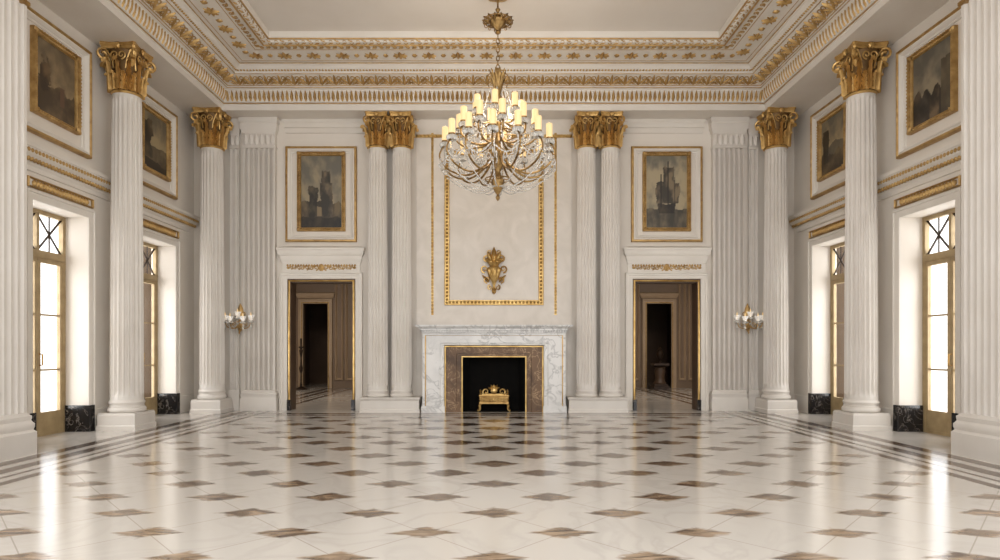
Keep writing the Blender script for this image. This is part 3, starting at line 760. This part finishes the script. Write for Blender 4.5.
# fire basket
root = tag(empty('fire_basket', (0, 12.62, 0.004)), 'ornate gilded fire basket standing inside the black fireplace opening', 'fire basket')
for sx in (-1, 1):
    for sy in (-1, 1):
        mb = MB(); mb.tube(catmull([(sx*.24, sy*.08, .17), (sx*.29, sy*.09, .12), (sx*.28, sy*.09, .05), (sx*.33, sy*.10, .015)], 5), .020, 6); mb.build('leg', M['gold2'], root)
mb = MB(); mb.stack(-.28, .28, -.09, .09, [(0, .15), (.015, .16), (.015, .19), (0, .2), (.01, .30), (.02, .31), (.02, .335)]); mb.build('basket', M['gold'], root)
mb = MB(); scroll(mb, V((0,-.112,.245)), T, Z, N, .58, .09, .012); mb.build('relief', M['gold2'], root)
mb = MB()
for sg in (-1, 1):
    spiral(mb, V((sg*.16, -.08, .40)), T, Z, N, .075, .018, 1.2, sg, -PI/2)
    mb.lathe([(.02, .33), (.03, .36), (.015, .38), (.028, .41), (.0, .45)], 10, (sg*.27, -.07, 0))
dome(mb, V((0,-.08,.42)), T, Z, N, .08, .09, .05, 12, .2)
for a in (-60, -30, 0, 30, 60):
    q = math.radians(a); dv = T*math.sin(q)+Z*math.cos(q); leaf(mb, V((0,-.08,.42)), dv.cross(N), dv, N, .06, .14, .03)
mb.box(-.24, .24, -.09, -.07, .33, .36)
mb.build('crest', M['gold2'], root)

# ------------------------------------------------------------------ sconces
def make_sconce(loc):
    root = empty('sconce', loc)
    mb = MB(); mb.box(-.03, .03, 0, .060, -.16, .2)
    leaf(mb, V((0,0,-.05)), T, Z, N, .14, .40, .04); leaf(mb, V((0,0,.05)), T, -Z, N, .12, .28, .04); dome(mb, V((0,0,0)), T, Z, N, .06, .08, .05, 12, .15)
    for sg in (-1, 1): spiral(mb, V((sg*.06,-.01,.14)), T, Z, N, .05, .012, 1.2, sg, -PI/2)
    mb.lathe([(0, -.28), (.018, -.25), (.01, -.22), (.03, -.18), (0, -.15)], 10, (0, -.06, 0)); mb.build('backplate', M['softgold'], root)
    for (dx, dy, dz) in ((-.26, -.12, .0), (-.13, -.20, -.02), (.0, -.14, .07), (.13, -.20, -.02), (.26, -.12, .0)):
        e = V((dx, dy, dz))
        mb = MB(); mb.tube(catmull([V((0,-.04,-.06)), V((dx*.35,dy*.5-.02,-.16)), V((dx*.85,dy,-.13)), e], 6), .010, 6)
        if dx: spiral(mb, V((dx*.5, dy*.7, -.07)), T, Z, N, .045, .009, 1.3, 1 if dx > 0 else -1, -PI/2)
        am = mb.build('arm', M['softgold'], root)
        mb = MB(); mb.lathe([(.0, 0), (.02, .0), (.036, .02), (.046, .05), (.056, .08), (.070, .10), (.066, .10), (.050, .08), (.040, .05), (.030, .022), (.015, .012), (0, .012)], 24, e, .10, 8); mb.build('glass_shade', M['frost'], am)
        mb = MB(); mb.lathe([(.012, .012), (.012, .13), (.010, .135), (.007, .155), (0, .17)], 10, e); mb.build('candle', M['candle'], am)
        mb = MB(); mb.lathe([(0, -.19), (.022, -.14), (.006, -.10), (.018, -.08), (.006, -.06), (.06, -.04), (.065, -.02), (.02, 0), (0, .005)], 12, e, .12, 6); mb.build('crystal_drop', M['crystal'], am)
    return root
s1 = make_sconce((-5.17, BY-.130, 1.84)); s2 = copy_tree(s1); s2.location.x = 5.17
tag(s1, 'gilt and crystal wall sconce left of the left doorway', 'wall lamp', 'crystal wall sconces'); tag(s2, 'gilt and crystal wall sconce right of the right doorway', 'wall lamp', 'crystal wall sconces')

# ------------------------------------------------------------------ chandelier
CB = 3.56
root = tag(empty('chandelier', (.06, 9.75, CB)), 'large gilt and crystal chandelier with lit candles hanging from the ceiling', 'chandelier')
def zc(z): return z-CB
mb = MB(); mb.lathe([(.0, zc(6.70)), (.05, zc(6.71)), (.08, zc(6.75)), (.2, zc(6.77)), (.24, zc(6.80)), (.24, zc(HC))], 32, (0,0,0), .05, 12); mb.build('canopy', M['softgold'], root)
mb = MB(); mb.lathe([(.012, zc(6.72)), (.012, zc(6.58)), (.04, zc(6.55)), (.015, zc(6.5)), (.05, zc(6.46)), (.10, zc(6.43)), (.13, zc(6.37)), (.11, zc(6.31)), (.05, zc(6.26)), (.03, zc(6.22)), (.045, zc(6.19)), (.0, zc(6.15))], 32, (0,0,0), .06, 10)
for i in range(14):
    a = 2*PI*i/14; q = V((math.cos(a), math.sin(a), 0)); sd = V((-q.y, q.x, 0))
    leaf(mb, q*.10+Z*zc(6.37), sd, (q*.99+Z*.05).normalized(), (Z-q*.1).normalized(), .05, .15, .025)
    spiral(mb, q*.19+Z*zc(6.345), q, Z, sd, .05, .008, 1.4, -1, PI/2)
mb.tube([(.22*math.cos(2*PI*i/32), .22*math.sin(2*PI*i/32), zc(6.37)) for i in range(33)], .009, 6)
mb.build('upper_rosette', M['goldold'], root)
mb = MB(); zt, zbt = 6.16, 5.62; nl = 8
for i in range(nl):
    c = zt-(zt-zbt)*(i+.5)/nl; hh = (zt-zbt)/nl*.66
    pts = []
    for q in range(13):
        a = 2*PI*q/12; x = .024*math.cos(a); z_ = hh*math.sin(a); pts.append((x, 0, zc(c+z_)) if i % 2 else (0, x, zc(c+z_)))
    mb.tube(pts, .008, 5)
mb.build('chain', M['goldold'], root)
mb = MB(); mb.lathe([(.0, 0), (.025, .03), (.035, .06), (.015, .10), (.05, .15), (.09, .24), (.10, .32), (.05, .40), (.04, .46), (.07, .52), (.11, .62), (.12, .70), (.08, .78), (.045, .86), (.045, .98), (.08, 1.06), (.10, 1.16), (.06, 1.26), (.035, 1.34), (.035, 1.44), (.07, 1.52), (.075, 1.58), (.035, 1.68), (.03, 1.82), (.05, 1.88), (.03, 1.95), (.012, 2.0), (.012, 2.08), (0, 2.09)], 24, (0,0,0), .04, 8); mb.build('stem', M['goldold'], root)
mb = MB()
for i in range(10):
    a = 2*PI*i/10; q = V((math.cos(a), math.sin(a), 0))
    pts = catmull([q*.03+Z*1.66, q*.08+Z*1.84, q*.14+Z*1.95, q*.19+Z*1.90, q*.17+Z*1.82], 5); mb.tube(pts, [.012*(1-.5*j/(len(pts)-1)) for j in range(len(pts))], 6)
    sd = V((-q.y, q.x, 0)); leaf(mb, q*.04+Z*1.78, sd, (q*.3+Z).normalized(), q, .06, .28, .02)
mb.build('leaf_crown', M['goldold'], root)
for r, z_, tb in ((.30, 4.60, .010), (.20, 3.90, .010)):
    mb = MB(); mb.tube([(r*math.cos(2*PI*i/32), r*math.sin(2*PI*i/32), zc(z_)) for i in range(33)], tb, 6)
    for i in range(6):
        a = 2*PI*i/6; mb.tube([(0,0,zc(z_)), (r*math.cos(a), r*math.sin(a), zc(z_))], tb*.7, 5)
    mb.build('ring', M['goldold'], root)
def tier(n, prof, cr, cz, off, ch, cr2, curls):
    mb = MB(); P = catmull([V((r, 0, zc(z_))) for r, z_ in prof], 7); L = len(P)
    mb.tube(P, [.018-.006*i/(L-1) for i in range(L)], 6)
    arm = mb.build('arm', M['goldold'], root)
    for (r, z_, sz, sg, a0) in curls:
        mb = MB(); spiral(mb, V((r, 0, zc(z_))), V((1,0,0)), Z, V((0,1,0)), sz, .013, 1.4, sg, a0); mb.build('glass_scroll', M['crystal'], arm)
    e = V((cr, 0, zc(cz)))
    mb = MB(); mb.lathe([(0, -.03), (.015, -.025), (.025, 0), (.06, .012), (.072, .028), (.068, .030), (.05, .022), (.054, .055), (.0, .055)], 16, e); mb.build('drip_pan', M['goldold'], arm)
    mb = MB(); mb.lathe([(cr2, .05), (cr2, ch), (cr2*.86, ch+.008), (0, ch+.002)], 16, e); mb.build('candle', M['candle'], arm)
    mb = MB(); mb.lathe([(.006, ch-.004), (.010, ch+.008), (.010, ch+.014), (.005, ch+.022), (0, ch+.028)], 10, e); mb.build('flame', M['flame'], arm)
    mb = MB(); mb.lathe([(.03, .0), (.074, .022), (.080, -.01), (.072, -.045), (.070, -.04), (.074, -.01), (.045, .005)], 32, e, .09, 16); mb.build('crystal_fringe', M['crystal'], arm)
    mb = MB(); mb.lathe([(0, -.32), (.026, -.27), (.007, -.23), (.015, -.21), (.005, -.19), (.015, -.17), (.005, -.15), (.015, -.13), (.005, -.11), (.015, -.09), (.005, -.07), (.015, -.05), (.005, -.03), (0, -.02)], 8, e); mb.build('crystal_drop', M['crystal'], arm)
    arm.rotation_euler = (0, 0, off)
    for i in range(1, n):
        c = arm.copy(); COL.objects.link(c); c.rotation_euler = (0, 0, off+2*PI*i/n); c.parent = root
        for ch_ in list(arm.children):
            d_ = ch_.copy(); COL.objects.link(d_); d_.parent = c
tier(14, [(.08, 4.36), (.22, 4.10), (.48, 3.95), (.76, 4.02), (.90, 4.20), (.88, 4.32), (.82, 4.40)], .82, 4.41, .13, .26, .050,
     [(.66, 4.16, .11, 1, -PI/2), (.30, 4.18, .10, -1, -PI/2), (.88, 4.08, .05, -1, PI)])
tier(11, [(.06, 4.60), (.2, 4.43), (.44, 4.39), (.62, 4.48), (.65, 4.58), (.60, 4.64)], .60, 4.65, .25, .26, .050, [(.46, 4.52, .08, 1, -PI/2)])
tier(7, [(.05, 4.92), (.14, 4.78), (.28, 4.73), (.40, 4.79), (.37, 4.88)], .37, 4.89, .1, .25, .048, [(.27, 4.83, .06, 1, -PI/2)])
for i in range(14):
    a = 2*PI*i/14+.13; q = V((math.cos(a), math.sin(a), 0))
    if i % 2 == 0:
        mb = MB(); mb.beads(lambda tq: q*(.14+.74*tq)+Z*zc(5.30-1.05*tq-.40*math.sin(PI*tq)), 26, .009); mb.build('crystal_chain', M['crystal'], root)
    mb = MB(); mb.beads(lambda tq: q*(.86*(1-tq)+.06*tq)+Z*zc(4.0-.22*tq-.12*math.sin(PI*tq)), 20, .012); mb.build('crystal_chain', M['crystal'], root)
    mb = MB(); mb.beads(lambda tq: V((math.cos(a+2*PI/14*tq), math.sin(a+2*PI/14*tq), 0))*.89+Z*zc(4.2-.14*math.sin(PI*tq)), 10, .012); mb.build('crystal_chain', M['crystal'], root)

# ------------------------------------------------------------------ anteroom beyond the doorways
PD = [-5.82, 5.38]; PW, PH = .40, 2.75
m = MB(); ex = [-7.6, PD[0]-PW, PD[0]+PW, PD[1]-PW, PD[1]+PW, 7.6]
for i in (0, 2, 4): m.box(ex[i], ex[i+1], 20.4, 20.6, 0, 4.2)
for c in PD: m.box(c-PW, c+PW, 20.4, 20.6, PH, 4.2)
m.box(-7.6, -7.5, BY+.3, 20.4, 0, 4.2); m.box(7.5, 7.6, BY+.3, 20.4, 0, 4.2); m.box(-.1, .1, BY+.3, 20.4, 0, 4.2)
struct(m.build('wall_anteroom', M['wood']))
m = MB(); m.box(-7.6, 7.6, 22.9, 23.0, 0, 3.2)
for c in PD:
    for sg in (-1, 1): m.box(c+sg*1.0-.05, c+sg*1.0+.05, 20.6, 22.9, 0, 3.2)
struct(m.build('wall_passage', M['woodd']))
m = MB(); m.box(-7.6, 7.6, BY+.3, 20.6, 4.2, 4.3); struct(m.build('ceiling', M['wood']))
m = MB(); m.box(-7.6, 7.6, 20.6, 23.0, 3.2, 3.3); struct(m.build('ceiling', M['woodd']))
def panel_trim(nm, x0, x1):
    m = MB(); pr = [(0, 0), (0, .04), (.03, .07), (.05, .04), (.07, .0)]
    m.frame(x0, x1, .25, 3.7, pr)
    struct(m.build(nm, M['woodl'], None, (0, 20.4, 0)))
for a, b in ((-7.1, -6.75), (-6.68, -6.46), (-5.18, -4.92), (-4.84, -4.55), (-4.4, -3.8), (4.1, 4.42), (4.5, 4.74), (6.02, 6.26), (6.34, 6.62), (3.4, 4.0)):
    panel_trim('trim_%d' % k, a, b); k += 1
for nm, x in (('door_3', PD[0]), ('door_4', PD[1])):
    root = struct(empty(nm, (x, 20.4, 0)))
    mb = MB(); mb.portal(PW, PH, [(0, -.2), (0, .05), (.03, .07), (.10, .07), (.12, .09), (.15, .08), (.15, 0)]); mb.build('casing', M['woodl'], root)
    mb = MB(); mb.portal(PW, PH, [(.02, .066), (.02, .078), (.035, .084), (.05, .078), (.05, .066)]); mb.build('gilt_edge', M['softgold'], root)
    mb = MB(); mb.cornice(-.56, .56, [(0, 2.92), (.02, 2.94), (.06, 3.02), (.08, 3.08), (.02, 3.12)], .03); mb.build('door_cornice', M['woodl'], root)
root = tag(empty('floor_candelabrum', (-6.05, 19.6, 0)), 'dark bronze standing candelabrum seen through the left doorway', 'candelabrum')
mb = MB(); mb.lathe([(.2, 0), (.2, .03), (.1, .07), (.04, .1), (.03, .2)], 20); mb.build('foot', M['bronze'], root)
mb = MB(); mb.lathe([(.025, .18), (.02, .5), (.05, .6), (.06, .68), (.03, .76), (.02, 1.0), (.045, 1.15), (.06, 1.22), (.03, 1.28), (.08, 1.32), (.07, 1.35), (0, 1.35)], 16); mb.build('pole', M['bronze'], root)
mb = MB(); mb.lathe([(.03, 1.35), (.03, 1.6), (0, 1.61)], 10); mb.build('candle', M['bronze'], root)
root = tag(empty('urn_stand', (5.25, 19.8, 0)), 'dark turned stand under the urn seen through the right doorway', 'stand')
mb = MB(); mb.stack(-.24, .24, -.24, .24, [(0, 0), (0, .10), (-.03, .12), (-.04, .16)]); mb.build('foot', M['bronze'], root)
mb = MB(); mb.lathe([(.19, .16), (.2, .20), (.15, .26), (.14, .40), (.17, .55), (.15, .66), (.18, .70), (.14, .72)], 24); mb.build('drum', M['woodd'], root)
mb = MB(); mb.stack(-.22, .22, -.22, .22, [(-.03, .72), (0, .74), (.02, .76), (.02, .82), (0, .83)]); mb.build('top', M['bronze'], root)
root = tag(empty('urn', (5.25, 19.8, .83)), 'dark bronze lidded urn on the stand beyond the right doorway', 'urn')
mb = MB(); mb.lathe([(.08, 0), (.08, .03), (.03, .07), (.05, .12), (.11, .22), (.12, .3), (.07, .38), (.09, .41), (0, .41)], 18); mb.build('body', M['bronze'], root)
mb = MB(); mb.lathe([(.09, .41), (.05, .46), (.015, .5), (.025, .53), (0, .56)], 14); mb.build('lid', M['bronze'], root)

# ------------------------------------------------------------------ lights, world, camera
def area(nm, loc, rot, sx, sy, p, col):
    L = bpy.data.lights.new(nm, 'AREA'); L.shape = 'RECTANGLE'; L.size = sx; L.size_y = sy; L.energy = p; L.color = col
    o = bpy.data.objects.new(nm, L); COL.objects.link(o); o.location = loc; o.rotation_euler = rot; return o
for sg in (-1, 1):
    for c, h in WIN:
        area('daylight', (sg*7.1, c, 1.75), (0, sg*PI/2, 0), 3.4, 1.6, 55, (.97, .985, 1))
for x in (-5.2, 5.2): area('anteroom_fill', (x, 16.2, 4.1), (0, 0, 0), 2.0, 2.0, 72, (1, .88, .74))  # added fill brightening the anteroom, which gets no sky light; no fixture there
L = bpy.data.lights.new('chandelier_glow', 'POINT'); L.energy = 60; L.color = (1, .91, .80); L.shadow_soft_size = .5
o = bpy.data.objects.new('chandelier_glow', L); COL.objects.link(o); o.location = (.06, 9.75, 4.9)
w = bpy.data.worlds.new('World'); S.world = w; w.use_nodes = True
bg = w.node_tree.nodes['Background']; bg.inputs[0].default_value = (.99, .99, .99, 1); bg.inputs[1].default_value = 1.85
cam = bpy.data.cameras.new('Camera'); co = bpy.data.objects.new('Camera', cam); COL.objects.link(co)
co.location = (0, 0, 1.24); co.rotation_euler = (PI/2, 0, 0)
cam.sensor_width = 36; cam.lens = 22.5; cam.shift_x = .006; cam.shift_y = .07; cam.clip_end = 200
S.camera = co
S.view_settings.view_transform = 'Standard'
S.view_settings.exposure = 0.55
